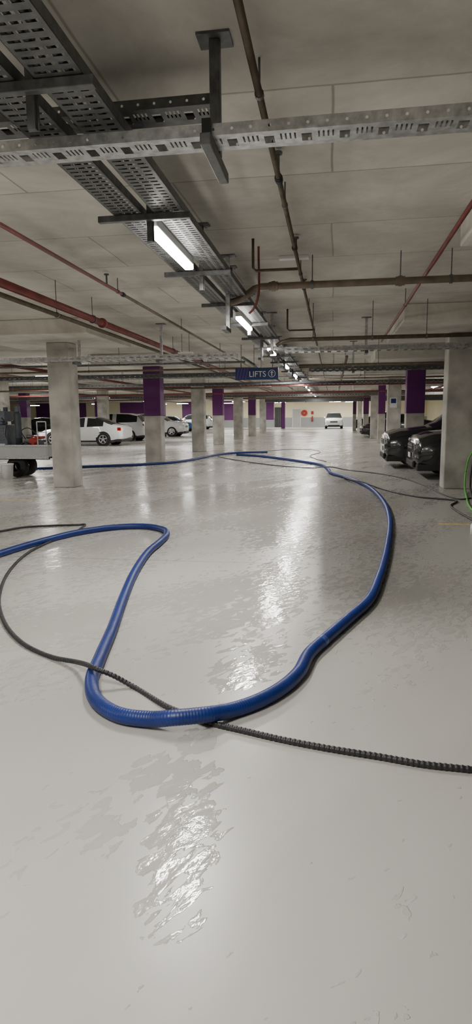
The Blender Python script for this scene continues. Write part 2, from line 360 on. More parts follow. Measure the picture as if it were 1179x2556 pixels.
for (x, y, z, lab) in [(P(403, 860, 12.05).x, 12.05, 2.51, 'steel hanger holding left ladder tray beside the purple column'),
                 (-5.0, 12.05, 2.51, 'steel hanger holding left ladder tray at the bare left column'),
                 (P(640, 860, 12.05).x+.1, 12.05, 2.51, 'steel hanger holding left ladder tray at its end near the long pair'),
                 (P(914, 860, 12.1).x, 12.1, 2.59, 'steel hanger holding right ladder tray midway to wide column')]:
    drop_hanger(x, y, z, lab)
drop_hanger(-2.3, 3.56, 2.985, 'steel hanger holding the upper cross tray', 'galvd')
drop_hanger(P(568, 640, 7.2).x, 7.2, 2.42, 'bright steel post standing down beside the tan elbow pipe')
drop_hanger(P(679, 800, 11.2).x, 11.2, 2.55, 'bright steel post hanging left of the second brown pipe end')
drop_hanger(P(882, 900, 15.9).x, 15.9, 2.49, 'short steel hanger holding the dull right ladder tray')
# ------------------------------------------------------------ batten lights
def batten(x, y, z, along, label, group, L=1.15, power=50, w=.10, top=.09):
    t = thing('batten_light', label, 'light', (x, y, z+top), group)
    hx, hy = (w/2, L/2) if along == 'y' else (L/2, w/2)
    MB().box(x-hx, x+hx, y-hy, y+hy, z+.04, z+top).build('housing', M['white'], t, bevel=.006)
    MB().box(x-hx*.96, x+hx*.96, y-hy*.985, y+hy*.985, z, z+.04).build('diffuser', M['diff'], t, bevel=.01)
    ld = bpy.data.lights.new('lamp', 'AREA'); ld.shape = 'RECTANGLE'; ld.size = hx*1.8; ld.size_y = hy*1.94; ld.energy = power; ld.color = (1, .968, .92)
    lo = bpy.data.objects.new('lamp', ld); C.objects.link(lo); lo.parent = t; lo.location = (0, 0, -top-.004)
    return t
for k in range(13):
    batten(-1.25, .95+4.0*k, 2.70, 'y', 'lit white batten light slung under the long tray pair, '+ORD[k]+' from the camera', 'batten lights under the tray pair', power=(84, 78, 58, 56)[k] if k < 4 else 66, top=.1, w=.08)
def hung(x, y, z=2.75, L=1.3, power=130):
    t = batten(x, y, z, 'x', 'lit batten light hung among distant pipes and trays', 'batten lights over the parking bays', L=L, power=power)
    for s in (-.4, .4): MB().cyl((x+s, y, z+.09), (x+s, y, ZC), .006, 5).build('hanger_rod', M['galvd'], t)
for (x, y) in [(-9, 10), (-9, 19.5), (-8.5, 28.5), (-8.7, 38), (-9, 48), (-9, 60), (-15.5, 20), (-15.5, 30), (-16, 42), (-16, 54), (-16, 66), (-23, 34), (-24, 48), (-24, 62), (-33, 50), (-33, 66),
               (5.5, 33), (5.5, 47.8), (5.5, 62), (-7.5, 1)]: hung(x, y)
hung(5.5, 22.5, power=70)
for (x, y) in [(-3.0, 58), (-1.0, 66), (0.2, 71), (-6, 72), (-12, 72), (2, 73), (-20, 72)]: hung(x, y, 2.85, 1.3, 220)
# ------------------------------------------------------------ pipes
def pipe(name, label, pts, r, m, rods=(), couplings=(), cm=None, cat='pipe', heads=()):
    t = thing(name, label, cat, pts[0])
    pts = [Vector(p) for p in pts]
    MB().sweep(pts, r, 14).build('pipe_run', m, t, smooth=True)
    d = (pts[-1]-pts[0]).normalized()
    for (x, y, z) in rods:
        MB().cyl((x, y, z), (x, y, ZC-.001), .006, 6).build('hanger_rod', M['galvd'], t)
        p = Vector((x, y, z)); MB().cyl(p-d*.015, p+d*.015, r*1.25, 14).build('pipe_clip', M['galvd'], t)
    for p in couplings:
        p = Vector(p)
        MB().cyl(p-d*.05, p+d*.05, r*1.3, 16).cyl(p-d*.02, p+d*.02, r*1.5, 16).build('coupling', cm or m, t)
    for (x, y, z) in heads:
        MB().cyl((x, y, z), (x, y, z+.12), .012, 8).cyl((x, y, z+.11), (x, y, z+.125), .03, 10).build('sprinkler_head', M['galvd'], t)
    return t
xs = -.39; zs = H+1.6
pipe('sprinkler_pipe', 'brown sprinkler pipe running along the lane right of the trays', [(xs, -2, zs), (xs, 45, zs)], .019, M['brown'],
     rods=[(xs, y, zs) for y in (1.0, 3.4, 5.1, 7.5, 10, 13)], couplings=[(xs, y, zs) for y in (4.55, 6.35, 8.3)], cm=M['trim'],
     heads=[(xs, y+.18, zs+.02) for y in (4.55-.25, 6.35, 8.3)])
pa = P(690, 716, 7.35); pb = P(1179, 692, 7.35); za = (pa.z+pb.z)/2
pl = P(640, 716, 7.35); pm = P(600, 738, 7.35); pn = P(575, 742, 7.35)
pipe('drain_pipe', 'thick tan brown pipe crossing the ceiling above the right bays', [(9, 7.35, za), (pa.x, 7.35, za), (pl.x+.05, 7.35, za), (pl.x-.02, 7.35, za-.02), (pm.x, 7.35, za-.13), (pn.x, 7.35, za-.16)], .038, M['tan'],
     rods=[(P(1000, 690, 7.35).x, 7.35, za), (P(1127, 690, 7.35).x, 7.35, za), (P(780, 700, 7.35).x, 7.35, za)], couplings=[(P(683, 715, 7.35).x, 7.35, za), (P(1000, 690, 7.35).x, 7.35, za)])
zb = P(900, 843, 10.4).z
pipe('drain_pipe', 'second brown pipe crossing ceiling just before the wide column', [(9.0, 10.4, zb), (P(725, 850, 10.4).x, 10.4, zb), (P(705, 850, 10.4).x, 10.4, zb-.03), (P(690, 860, 10.4).x, 10.4, zb-.09)], .032, M['brown'],
     rods=[(P(x, 845, 10.4).x, 10.4, zb) for x in (782, 930, 1065)])
q = [P(632, 628, 6.6), P(632, 676, 6.6), P(744, 676, 6.6)]
pipe('branch_pipe', 'thin dark branch pipe dropping from ceiling to the sprinkler pipe', [(q[0].x, 6.6, ZC), (q[0].x, 6.6, q[1].z+.03), (q[0].x+.03, 6.6, q[1].z), (q[2].x, 6.6, q[1].z)], .014, M['brown'])
q = [P(718, 795, 10.9), P(718, 825, 10.9), P(785, 825, 10.9)]
pipe('branch_pipe', 'more distant thin branch pipe dropping beside the sprinkler pipe', [(q[0].x, 10.9, ZC), (q[0].x, 10.9, q[1].z+.03), (q[0].x+.03, 10.9, q[1].z), (q[2].x, 10.9, q[1].z)], .014, M['brown'])
MBr = [P(646, 648, 6.9), P(647, 690, 6.9), P(645, 740, 6.9), P(634, 770, 6.9), P(622, 783, 6.9)]
def catmull(pts, step=.02):
    pts = [Vector(p) for p in pts]; out = []
    for i in range(len(pts)-1):
        p0 = pts[max(i-1, 0)]; p1 = pts[i]; p2 = pts[i+1]; p3 = pts[min(i+2, len(pts)-1)]
        def tj(t, a, b): return t+max(1e-4, (b-a).length)**.5
        if i == 0: p0 = p1-(p2-p1)*.3
        t0 = 0; t1 = tj(0, p0, p1); t2 = tj(t1, p1, p2)
        if i == len(pts)-2: p3 = p2+(p2-p1)*.3
        t3 = tj(t2, p2, p3)
        m_ = max(2, int((p2-p1).length/step))
        for k in range(m_):
            t = t1+(t2-t1)*k/m_
            A1 = p0*((t1-t)/(t1-t0))+p1*((t-t0)/(t1-t0)); A2 = p1*((t2-t)/(t2-t1))+p2*((t-t1)/(t2-t1)); A3 = p2*((t3-t)/(t3-t2))+p3*((t-t2)/(t3-t2))
            B1 = A1*((t2-t)/(t2-t0))+A2*((t-t0)/(t2-t0)); B2 = A2*((t3-t)/(t3-t1))+A3*((t-t1)/(t3-t1))
            out.append(B1*((t2-t)/(t2-t1))+B2*((t-t1)/(t2-t1)))
    out.append(pts[-1]); return out
tag(MB().sweep(catmull([(MBr[0].x, 6.9, ZC)]+MBr), .012, 8).build('red_hose', M['red'], smooth=True), 'thin red flexible hose curving down from the ceiling to the trays', 'hose')
def along(px, py, dz):
    r = ray(px, py); return CAM+r*(dz/r.z)
p = along(0, 705, 1.45); XR1 = p.x; ZR1 = p.z
pc = along(265, 806, 1.45)
pipe('fire_pipe', 'thick red fire main running along the left bays', [(XR1, -2, ZR1), (XR1, 42, ZR1)], .05, M['red'], rods=[(XR1, y, ZR1) for y in (pc.y-3.6, pc.y-.4, 14, 18)], couplings=[(XR1, pc.y, ZR1), (XR1, 17, ZR1)])
pipe('fire_pipe', 'slimmer dark pipe running just below the thick red fire main', [(XR1-.02, -2, ZR1-.12), (XR1-.02, 42, ZR1-.12)], .028, M['brown'], rods=[(XR1-.02, y, ZR1-.12) for y in (8, 20)])
p = along(0, 560, 1.6); X2 = p.x; Z2 = p.z
ym = along(315, 735, 1.6).y
pipe('sprinkler_pipe', 'thin red sprinkler pipe turning tan, left of the tray pair', [(X2, -2, Z2), (X2, ym, Z2)], .02, M['red'], rods=[(X2, ym-.2, Z2), (X2, 5.0, Z2)], couplings=[(X2, ym, Z2)], cm=M['trim'], heads=[(X2, ym-.6, Z2+.01)])
pipe('sprinkler_pipe', 'tan continuation of the thin red sprinkler pipe', [(X2, ym+.06, Z2), (X2, 36, Z2)], .02, M['tan'], rods=[(X2, 11.5, Z2), (X2, 15.5, Z2)])
X3 = 1.0; Z3 = ZD+.04
pipe('sprinkler_pipe', 'red sprinkler pipe along the concrete drop edge at upper right', [(X3, 2, Z3), (X3, 14, Z3)], .02, M['red'], rods=[(X3, 5, Z3), (X3, 9.5, Z3)])
for (y, z, m, r, x0, x1, lab) in [(17.5, 2.75, 'tan', .03, -16, -2, 'tan pipe crossing the left bays above the ladder trays'), (25.2, 2.62, 'red', .04, -26, 9, 'red pipe crossing whole garage behind lifts sign'),
                     (31, 2.55, 'red', .04, -28, 9, 'more distant red pipe crossing the whole garage'), (18.9, 2.85, 'brown', .03, -1, 9, 'brown pipe crossing the right bays over the black cars'),
                     (39.6, 2.5, 'tan', .05, -30, 9, 'tan pipe crossing garage in the far distance'), (14.4, 2.66, 'galvd', .025, -14, -2, 'dark conduit crossing left bays behind the first ladder tray'),
                     (20.5, 2.36, 'brown', .03, -20, -2, 'brown low pipe crossing behind the purple left column'), (28.6, 2.75, 'galv', .03, -26, 9, 'pale grey conduit crossing the whole garage beyond the red pipe'),
                     (24.2, 2.9, 'galv', .025, -20, 9, 'thin pale conduit crossing high above the second ladder tray'), (43, 2.62, 'red', .05, -30, 9, 'farthest red pipe crossing near the grey duct'),
                     (14.8, 2.58, 'brown', .028, -.8, 9, 'dark brown pipe crossing the right bays just behind the wide column'), (21.0, 2.62, 'tan', .03, -.8, 9, 'tan pipe crossing right bays in front of purple column'),
                     (17.6, 2.32, 'galvd', .025, -3.6, .6, 'short dark conduit crossing under the trays behind lifts sign'), (36.5, 2.7, 'brown', .05, -28, 9, 'brown pipe crossing garage beyond the farthest ladder tray')]:
    pipe('service_pipe', lab, [(x0, y, z), (x1, y, z)], r, M[m], rods=[(x, y, z) for x in range(int(x0)+1, int(x1), 4)])
for (x, z, m, r, lab, ya) in [(-7.9, 2.72, 'red', .04, 'red pipe running lengthwise beyond the left columns', 11), (-10.5, 2.8, 'tan', .05, 'tan pipe running lengthwise over the white cars', 11), (-14, 2.7, 'galvd', .05, 'grey pipe running lengthwise over the far left bays', 11), (5.0, 2.7, 'red', .04, 'red pipe running lengthwise over the black cars', 11), (-2.0, 2.72, 'galvd', .03, 'dark conduit running lengthwise just left of the tray pair', 14), (.3, 2.78, 'tan', .03, 'tan pipe running lengthwise right of the brown sprinkler pipe', 15)]:
    pipe('service_pipe', lab, [(x, ya, z), (x, 60, z)], r, M[m], rods=[(x, y, z) for y in range(ya+2, 40, 5)])
t = thing('air_duct', 'long grey sheet metal duct crossing the far end below ceiling', 'duct', (-1, 47, 2.8))
MB().box(-5, 8, 46.5, 47.2, 2.40, 2.74).build('duct_body', M['galvd'], t, bevel=.02)
for x in (-4, -2, 0, 2, 4, 6): MB().box(x-.03, x+.03, 46.46, 47.24, 2.36, 2.78).build('flange', M['galvd'], t)
for x in (-3, 0, 4): MB().cyl((x, 46.85, 2.74), (x, 46.85, ZC), .02, 6).build('hanger_rod', M['galvd'], t)
a = G(697, 645, ZC-.02); b = G(772, 645, ZC-.02)
tag(MB().box(a.x, b.x, a.y-.03, a.y+.06, ZC-.035, ZC-.001).build('ceiling_plate', M['white'], bevel=.004), 'slim white unlit fitting on ceiling near the sprinkler pipe', 'light fitting')
a = G(446, 883, 2.8); b = G(484, 883, 2.8)
tt = thing('hanging_fitting', 'small pale blue grey unlit fitting hung above left ladder tray', 'light fitting', ((a.x+b.x)/2, a.y, 2.85))
MB().box(a.x, b.x, a.y-.07, a.y+.07, 2.75, 2.83).build('body', M['white'], tt, bevel=.006)
for x in (a.x+.08, b.x-.08): MB().cyl((x, a.y, 2.83), (x, a.y, ZC), .006, 5).build('hanger_rod', M['galvd'], tt)
# ------------------------------------------------------------ LIFTS sign
SY = 16.0
s0 = P(588, 947, SY); s1 = P(695, 919, SY)
zm0 = P(641, 948, SY).z; zm1 = P(641, 918, SY).z
t = thing('lifts_sign', 'blue hanging LIFTS sign with white lettering and up arrow', 'sign', ((s0.x+s1.x)/2, SY, zm1))
MB().box(s0.x, s1.x, SY, SY+.05, zm0, zm1).build('board', M['sblue'], t, bevel=.005)
W = s1.x-s0.x; Hh = zm1-zm0
st = MB()
for i in range(4):
    x = s0.x+.02+i*.075
    st.add([(x, SY-.003, zm0+.015), (x+.03, SY-.003, zm0+.015), (x+.09, SY-.003, zm1-.015), (x+.06, SY-.003, zm1-.015)], [(0,1,2,3)])
st.build('diagonal_stripe', M['spur'], t)
fc = bpy.data.curves.new('lettering', 'FONT'); fc.body = 'LIFTS'; fc.size = Hh*.68; fc.extrude = .001
fo = bpy.data.objects.new('lettering_source', fc); C.objects.link(fo)
bpy.context.view_layer.update()
me = bpy.data.meshes.new_from_object(fo.evaluated_get(bpy.context.evaluated_depsgraph_get())); bpy.data.objects.remove(fo)
xsv = [v.co.x for v in me.vertices]; w = max(xsv)-min(xsv); tw = P(664, 935, SY).x-P(623, 935, SY).x; k = tw/w
for v in me.vertices:
    x, y, z = v.co; v.co = (P(623, 935, SY).x+(x-min(xsv))*k, SY-.004-z, zm0+Hh*.25+y*1.0)
me.materials.clear(); me.materials.append(M['swhite'])
lo = bpy.data.objects.new('lettering', me); C.objects.link(lo); lo.parent = t; lo.matrix_parent_inverse = Matrix.Translation(-t.location)
cx_ = P(679, 935, SY).x; cz_ = (zm0+zm1)/2; rr = Hh*.31
ring = MB(); nn = 28; vs = []; fs = []
for i in range(nn):
    a = 2*PI*i/nn; vs += [(cx_+math.cos(a)*rr, SY-.004, cz_+math.sin(a)*rr), (cx_+math.cos(a)*rr*.86, SY-.004, cz_+math.sin(a)*rr*.86)]
for i in range(nn): j = (i+1) % nn; fs.append((2*i, 2*i+1, 2*j+1, 2*j))
ring.add(vs, fs)
ring.add([(cx_-.012, SY-.004, cz_-rr*.6), (cx_+.012, SY-.004, cz_-rr*.6), (cx_+.012, SY-.004, cz_+rr*.3), (cx_-.012, SY-.004, cz_+rr*.3)], [(0,1,2,3)])
ring.add([(cx_-.05, SY-.004, cz_+rr*.12), (cx_, SY-.004, cz_+rr*.7), (cx_+.05, SY-.004, cz_+rr*.12), (cx_, SY-.004, cz_+rr*.35)], [(0,3,1),(3,2,1)])
ring.build('arrow_symbol', M['swhite'], t)
for x in (s0.x+.15, s1.x-.15): MB().cyl((x, SY+.025, zm1), (x, SY+.025, ZC), .008, 6).build('hanger_rod', M['galvd'], t)
# ------------------------------------------------------------ hoses on floor
def floor_path(lst, r, step):
    return catmull([G(q[0], q[1], r+(q[2] if len(q) > 2 else 0)+.001) for q in lst], step)
br = .0375
blue_pts = [(-60,1404),(0,1382),(100,1352),(200,1328),(300,1315),(365,1314),(408,1322),(416,1334),(400,1352),(370,1378),(335,1430),(305,1500),(280,1570),(250,1640),(229,1700),(243,1750),(300,1785,.0),(380,1795,.006),(430,1792,.026),(475,1788,.029),(520,1783,.026),(570,1775,.004),(640,1752),(700,1720),(745,1680),(772,1632),(810,1597),(870,1545),(920,1500),(948,1440),(967,1370),(974,1300),(960,1255),(920,1215),(870,1193),(828,1181),(820,1172),(800,1160),(740,1150),(680,1142),(630,1137),(592,1135)]
bp_ = floor_path(blue_pts, br, .004)
t = thing('blue_hose', 'thick blue ribbed suction hose snaking in loops across wet floor', 'hose', (bp_[len(bp_)//2].x, bp_[len(bp_)//2].y, 0))
MB().sweep(bp_, lambda a: br*(1+.02*math.sin(a*2*PI/.014)), 16).build('hose_body', M['blue'], t, smooth=True)
ci = min(range(len(bp_)), key=lambda i: (bp_[i]-G(803, 1602, br)).length)
MB().sweep(bp_[ci-6:ci+7:2], br*1.035, 18).build('coupling_tape', M['coup'], t, smooth=True)
MB().sweep(bp_[-12:], br*1.12, 16).build('end_cuff', M['black'], t, smooth=True)
b2 = floor_path([(668,1128),(620,1129),(575,1131),(530,1137),(480,1147),(420,1155),(340,1160),(207,1165),(130,1168),(66,1171)], br, .012)
t = thing('blue_hose', 'distant straight blue hose running behind columns to the trailer', 'hose', (b2[0].x, b2[0].y, 0))
MB().sweep(b2, br, 12).build('hose_body', M['blue'], t, smooth=True)
MB().sweep(b2[:10], br*1.12, 12).build('end_cuff', M['black'], t, smooth=True)
kr = .0135
k1 = floor_path([(1260,1932),(1179,1921),(1060,1908),(950,1889),(820,1868),(700,1845),(610,1824),(530,1805),(475,1786),(420,1765),(330,1712),(280,1685,.055),(245,1671,.081),(222,1661,.079),(190,1652,.03),(130,1640),(70,1614),(25,1575),(2,1530),(-2,1490),(20,1430),(70,1380),(130,1350),(180,1332),(206,1316,.0),(211,1309),(195,1310),(130,1312),(60,1316),(0,1326),(-60,1334)], kr, .002)
tag(MB().sweep(k1, lambda a: kr*(1.0+.08*max(-1, min(1, 2.5*math.sin(a*2*PI/.022)))), 12).build('black_hose', M['black'], smooth=True), 'ribbed black hose looping over and under the blue hose in front', 'hose')
k2 = floor_path([(545,1140),(600,1150),(700,1163),(780,1168),(808,1166,.075),(830,1166,.078),(860,1172,.02),(930,1180),(1000,1192),(1060,1212),(1110,1235),(1150,1246),(1179,1243),(1230,1236)], .012, .03)
tag(MB().sweep(k2, .012, 8).build('black_hose', M['black'], smooth=True), 'thin black hose running right from the far blue hose bend', 'hose')
k3 = floor_path([(850,1186,.0),(880,1198,.075),(905,1203,.075),(940,1216,.01),(1000,1232),(1060,1242),(1110,1246),(1140,1250),(1126,1262),(1145,1278),(1179,1297),(1230,1325)], .014, .03)
tag(MB().sweep(k3, .014, 8).build('black_hose', M['black'], smooth=True), 'black hose lying lower on the floor toward the green hose', 'hose')
k4 = floor_path([(668,1126),(720,1122),(780,1123),(800,1129),(775,1137),(790,1146),(815,1152)], .01, .05)
tag(MB().sweep(k4, .01, 6).build('black_hose', M['black'], smooth=True), 'thin distant black hose curling beyond the blue hose', 'hose')
t = thing('green_hose', 'green garden hose hung on the wide column at right edge', 'hose', (2.95, 12.3, 1.1))
for j, off in enumerate((0, 14)):
    up_ = [P(1215+off, 1105, 12.36), P(1195+off, 1112, 12.33), P(1173+off, 1140, 12.3), P(1163+off, 1180, 12.3)]
    dn = [G(1165+off, 1238, .02), G(1176+off, 1268, .016), G(1215+off, 1300, .016)]
    MB().sweep(catmull(up_+[P(1161+off, 1208, 12.2)]+dn, .02), .017, 8).build('hose_loop', M['green' if j == 0 else 'black'], t, smooth=True)
MB().cyl((P(1215, 1105, 12.36).x, 12.30, P(1215, 1105, 12.36).z-.02), (P(1215, 1105, 12.36).x, 12.499, P(1215, 1105, 12.36).z-.02), .02).build('hook', M['galv'], t)
g = G(1176, 1335); tag(MB().lathe([(0,.0),(0,.04),(.12,.04),(.15,.015),(.17,.015),(.17,0)], (g.x+.03, g.y, 0), (0,0,1), 14).build('white_bottle', M['white'], smooth=True), 'small white bottle on the floor at right edge', 'bottle')
g0 = G(1095, 1308); struct(MB().box(g0.x, g0.x+5, g0.y-.05, g0.y+.05, 0, .002).build('trim_1', M['yellow']))
g0 = G(90, 1248); struct(MB().box(-11, g0.x, g0.y-.05, g0.y+.05, 0, .002).build('trim_2', M['yellow']))
# ------------------------------------------------------------ cars
def interp(st, n=4):
    out = []
    for i in range(len(st)-1):
        p1 = st[i]; p2 = st[i+1]
        for k in range(n):
            t = k/n; row = [p1[0]+(p2[0]-p1[0])*t]
            for c in range(1, len(p1)): row.append(p1[c]+(p2[c]-p1[c])*(t*t*(3-2*t)*.5+t*.5))
            out.append(row)
    out.append(list(st[-1])); return out
SEDAN = dict(L=4.6, st=[(0,.36,.58,.60,.66),(.12,.22,.68,.71,.82),(.5,.19,.80,.84,.89),(1.25,.18,.90,.95,.91),(2.1,.18,.94,1.41,.91),(2.6,.18,.95,1.45,.91),(3.15,.18,.97,1.41,.91),(4.05,.18,1.0,1.08,.90),(4.45,.24,.98,1.02,.87),(4.6,.40,.88,.91,.74)], ws=(1.25,2.1), rw=(3.15,4.05), side=(1.65,3.6), r=.33, fw=.9, bw=3.6)
SUV = dict(L=4.65, st=[(0,.40,.74,.78,.68),(.1,.26,.90,.95,.84),(.4,.22,1.0,1.04,.91),(1.2,.22,1.06,1.12,.93),(1.95,.22,1.08,1.60,.93),(2.6,.22,1.09,1.66,.93),(3.6,.22,1.11,1.63,.93),(4.15,.22,1.13,1.52,.92),(4.5,.26,1.1,1.15,.90),(4.65,.42,.95,1.0,.80)], ws=(1.2,1.95), rw=(4.15,4.5), side=(1.6,4.1), r=.36, fw=.9, bw=3.7)
def weld(o):
    bm = bmesh.new(); bm.from_mesh(o.data); bmesh.ops.remove_doubles(bm, verts=bm.verts, dist=.0005); bmesh.ops.recalc_face_normals(bm, faces=bm.faces); bm.to_mesh(o.data); bm.free()
def car(spec, paint, label, loc, rotz, rack=False):
    t = thing('car', label, 'car', loc, None, rotz); L = spec['L']; st = interp(spec['st'], 4)
    secs = []
    for (x, zb, zs_, zr, w) in st:
        cab = min(1, max(0, (zr-zs_)/.45)); wr = w*(.93-.19*cab)
        half = [(0,zb),(w*.86,zb),(w*.985,zb+.12),(w,zb+(zs_-zb)*.5),(w*.955,zs_),(wr,zr-.035),(wr*.82,zr),(0,zr+.02)]
        secs.append([(x-L/2, y, z) for y, z in half])
    body = MB(); sides = {}; ws = MB(); rw = MB()
    m_ = lambda p: (p[0], -p[1], p[2])
    for i in range(len(secs)-1):
        xm = (st[i][0]+st[i+1][0])/2
        for j in range(7):
            a, b, c, d = secs[i][j], secs[i+1][j], secs[i+1][j+1], secs[i][j+1]
            if j == 4 and spec['side'][0] < xm < spec['side'][1] and not (2.62 < xm < 2.74):
                key = 0 if xm < 2.65 else 1
                sides.setdefault((key, 1), MB()).add([a, b, c, d], [(0,1,2,3)]); sides.setdefault((key, -1), MB()).add([m_(a), m_(d), m_(c), m_(b)], [(0,1,2,3)]); continue
            tgt = body
            if j in (5, 6) and spec['ws'][0] < xm < spec['ws'][1]: tgt = ws
            if j in (5, 6) and spec['rw'][0] < xm < spec['rw'][1]: tgt = rw
            tgt.add([a, b, c, d], [(0,1,2,3)]); tgt.add([m_(a), m_(d), m_(c), m_(b)], [(0,1,2,3)])
    for sct in (secs[0], secs[-1]):
        body.add([p for p in sct]+[(p[0], -p[1], p[2]) for p in reversed(sct[1:-1])], [tuple(range(14))])
    weld(body.build('body', paint, t, True, True))
    for mbx, nm in [(v, 'side_window') for v in sides.values()]+[(ws, 'windshield'), (rw, 'rear_window')]:
        weld(mbx.build(nm, M['glass'], t, True, True))
    wmax = .91; r = spec['r']
    for wx in (spec['fw'], spec['bw']):
        for s in (-1, 1):
            y = s*(wmax-.02)
            MB().lathe([(-.03,0),(-.03,r+.06),(.012,r+.06),(.012,0)], (wx-L/2, y, r+.01), (0, s, 0), 24).build('wheel_arch', M['trim'], t, True)
            wo = MB().lathe([(-.2,r*.6),(-.2,r*.93),(-.16,r),(.01,r),(.04,r*.93),(.04,r*.68),(.02,r*.66)], (wx-L/2, y, r), (0, s, 0), 28).build('wheel', M['tyre'], t, True, True)
            ri = MB(); c = Vector((wx-L/2, y+s*.03, r))
            ri.lathe([(-.02,r*.62),(.01,r*.67),(.0,r*.58)], c, (0, s, 0), 28)
            for q in range(5):
                a = 2*PI*q/5+.3
                e = Vector((math.cos(a), 0, math.sin(a))); ri.cyl(c, c+e*r*.62, .035, 6, .028)
            ri.cyl(c-Vector((0, s*.01, 0)), c+Vector((0, s*.015, 0)), .06, 12)
            ri.build('rim', M['rim'], wo, True)
    zf = spec['st'][1][2]
    for s in (-1, 1):
        MB().box(-L/2+.04, -L/2+.30, min(s*.48, s*.80), max(s*.48, s*.80), zf-.11, zf-.02).build('headlight', M['lamp'], t, True, bevel=.03)
        MB().box(-L/2+.02, -L/2+.12, min(s*.54, s*.72), max(s*.54, s*.72), zf-.42, zf-.37).build('fog_light', M['lamp'], t, True, bevel=.015)
        zr_ = spec['st'][-2][2]
        MB().box(L/2-.26, L/2-.08, min(s*.55, s*.865), max(s*.55, s*.865), zr_-.22, zr_-.06).build('tail_light', M['tail'], t, True, bevel=.02)
        xm = spec['ws'][0]+.45; zz = spec['st'][3][2]+.05
        MB().box(xm-L/2-.08, xm-L/2+.06, min(s*.9, s*1.05), max(s*.9, s*1.05), zz, zz+.13).build('mirror', paint, t, True, bevel=.03)
    gr = MB().box(-L/2-.012, -L/2+.05, -.38, .38, zf-.26, zf-.11).build('grille', M['trim'], t, True, bevel=.015)
    gb = MB()
    for q in range(2): gb.box(-L/2-.02, -L/2-.012, -.36, .36, zf-.225+q*.065, zf-.215+q*.065)
    gb.build('grille_trim', M['rim'], gr, True)
    MB().box(-L/2-.02, -L/2+.04, -.6, .6, .26, .40).build('lower_intake', M['trim'], t, True, bevel=.02)
    MB().box(-L/2-.028, -L/2-.018, -.19, .19, zf-.44, zf-.33).build('number_plate', M['white'], t, True)
    MB().box(L/2-.01, L/2+.01, -.19, .19, .62, .74).build('number_plate', M['white'], t, True)
    MB().box(-L/2+.05, L/2-.05, -.87, .87, .2, .34).build('sill', M['trim'], t, True, bevel=.02)
    if rack:
        for s in (-1, 1): MB().box(1.9-L/2, 3.9-L/2, s*.62-.02, s*.62+.02, 1.68, 1.72).build('roof_rail', M['trim'], t, True, bevel=.01)
    return t
def XatY(px, Y): return P(px, 1050, Y).x
y = G(300, 1113).y+.9; x = XatY(318, y); car(SEDAN, M['carw'], 'white sedan parked tail out between the first two left columns', (x-2.3, y, 0), 0)
y = G(345, 1101).y+1.0; x = XatY(366, y-.5); car(SUV, M['cars'], 'silver grey estate parked tail out behind the white sedan', (x-2.32, y, 0), 0)
y = G(435, 1090).y+1.0; x = XatY(462, y-.5); car(SUV, M['carw'], 'white hatchback seen right of the nearer purple column', (x-2.32, y, 0), PI)
y = G(460, 1077).y+1.0; x = XatY(487, y-.5); car(SEDAN, M['carbl'], 'blue sedan parked between white cars beyond left columns', (x-2.3, y, 0), PI)
y = G(500, 1072).y+1.0; x = XatY(531, y-.5); car(SUV, M['carw'], 'distant white wagon between third and fourth left columns', (x-2.32, y, 0), 0)
car(SEDAN, M['carb'], 'dark sedan parked at far left beyond the trailer', (XatY(150, 44)-1.5, 44, 0), 0)
car(SUV, M['carb'], 'nearest black car parked nose out behind the wide right column', (1.80+2.32, 15.0, 0), 0)
car(SUV, M['carb'], 'second black car with roof rails, nose out beside the nearest', (1.38+2.32, 17.9, 0), 0, rack=True)
car(SEDAN, M['carb'], 'black sedan nose out beyond the purple-topped right column', (1.9+2.3, 22.6, 0), 0)
car(SEDAN, M['carb'], 'small distant black car nose out on right of the lane', (P(902, 1060, 40).x+2.3, 41.6, 0), 0)
car(SUV, M['carb'], 'farthest dark car on right before the back wall', (P(884, 1060, 58).x+2.3, 59.0, 0), 0)
car(SUV, M['carw'], 'white car facing the camera at the end of lane', (P(834, 1050, 66).x, 68, 0), PI/2)
# ------------------------------------------------------------ far wall kit
p = P(760, 1031, YF-.2)
t = thing('fire_hose_reel', 'round red fire hose reel mounted on the back wall', 'hose reel', (p.x, YF-.1, p.z))
MB().lathe([(0,.0),(0,.38),(.03,.38),(.03,.2),(.15,.2),(.15,.38),(.18,.38),(.18,0)], (p.x, YF-.21, p.z), (0,1,0), 24).build('reel_disc', M['bred'], t)
MB().lathe([(0,.21),(0,.31),(.1,.31),(.1,.21)], (p.x, YF-.17, p.z), (0,1,0), 24).build('hose_roll', M['trim'], t)
MB().cyl((p.x, YF-.26, p.z), (p.x, YF-.2, p.z), .06).build('hub', M['galv'], t)
p = P(780, 1046, YF-.2)
t = thing('fire_extinguisher', 'red fire extinguisher hung on back wall beside hose reel', 'fire extinguisher', (p.x, YF-.15, p.z-.3))
MB().lathe([(0,0),(0,.1),(.5,.1),(.58,.04),(.62,.04),(.62,0)], (p.x, YF-.13, p.z-.3), (0,0,1), 16).build('cylinder', M['bred'], t, smooth=True)
MB().box(p.x-.02, p.x+.08, YF-.15, YF-.02, p.z+.32, p.z+.38).build('handle', M['trim'], t)
tag(MB().box(p.x-.15, p.x+.15, YF-.04, YF-.001, p.z+.55, p.z+.95).build('extinguisher_sign', M['bred']), 'small red sign on the wall over the extinguisher', 'sign')
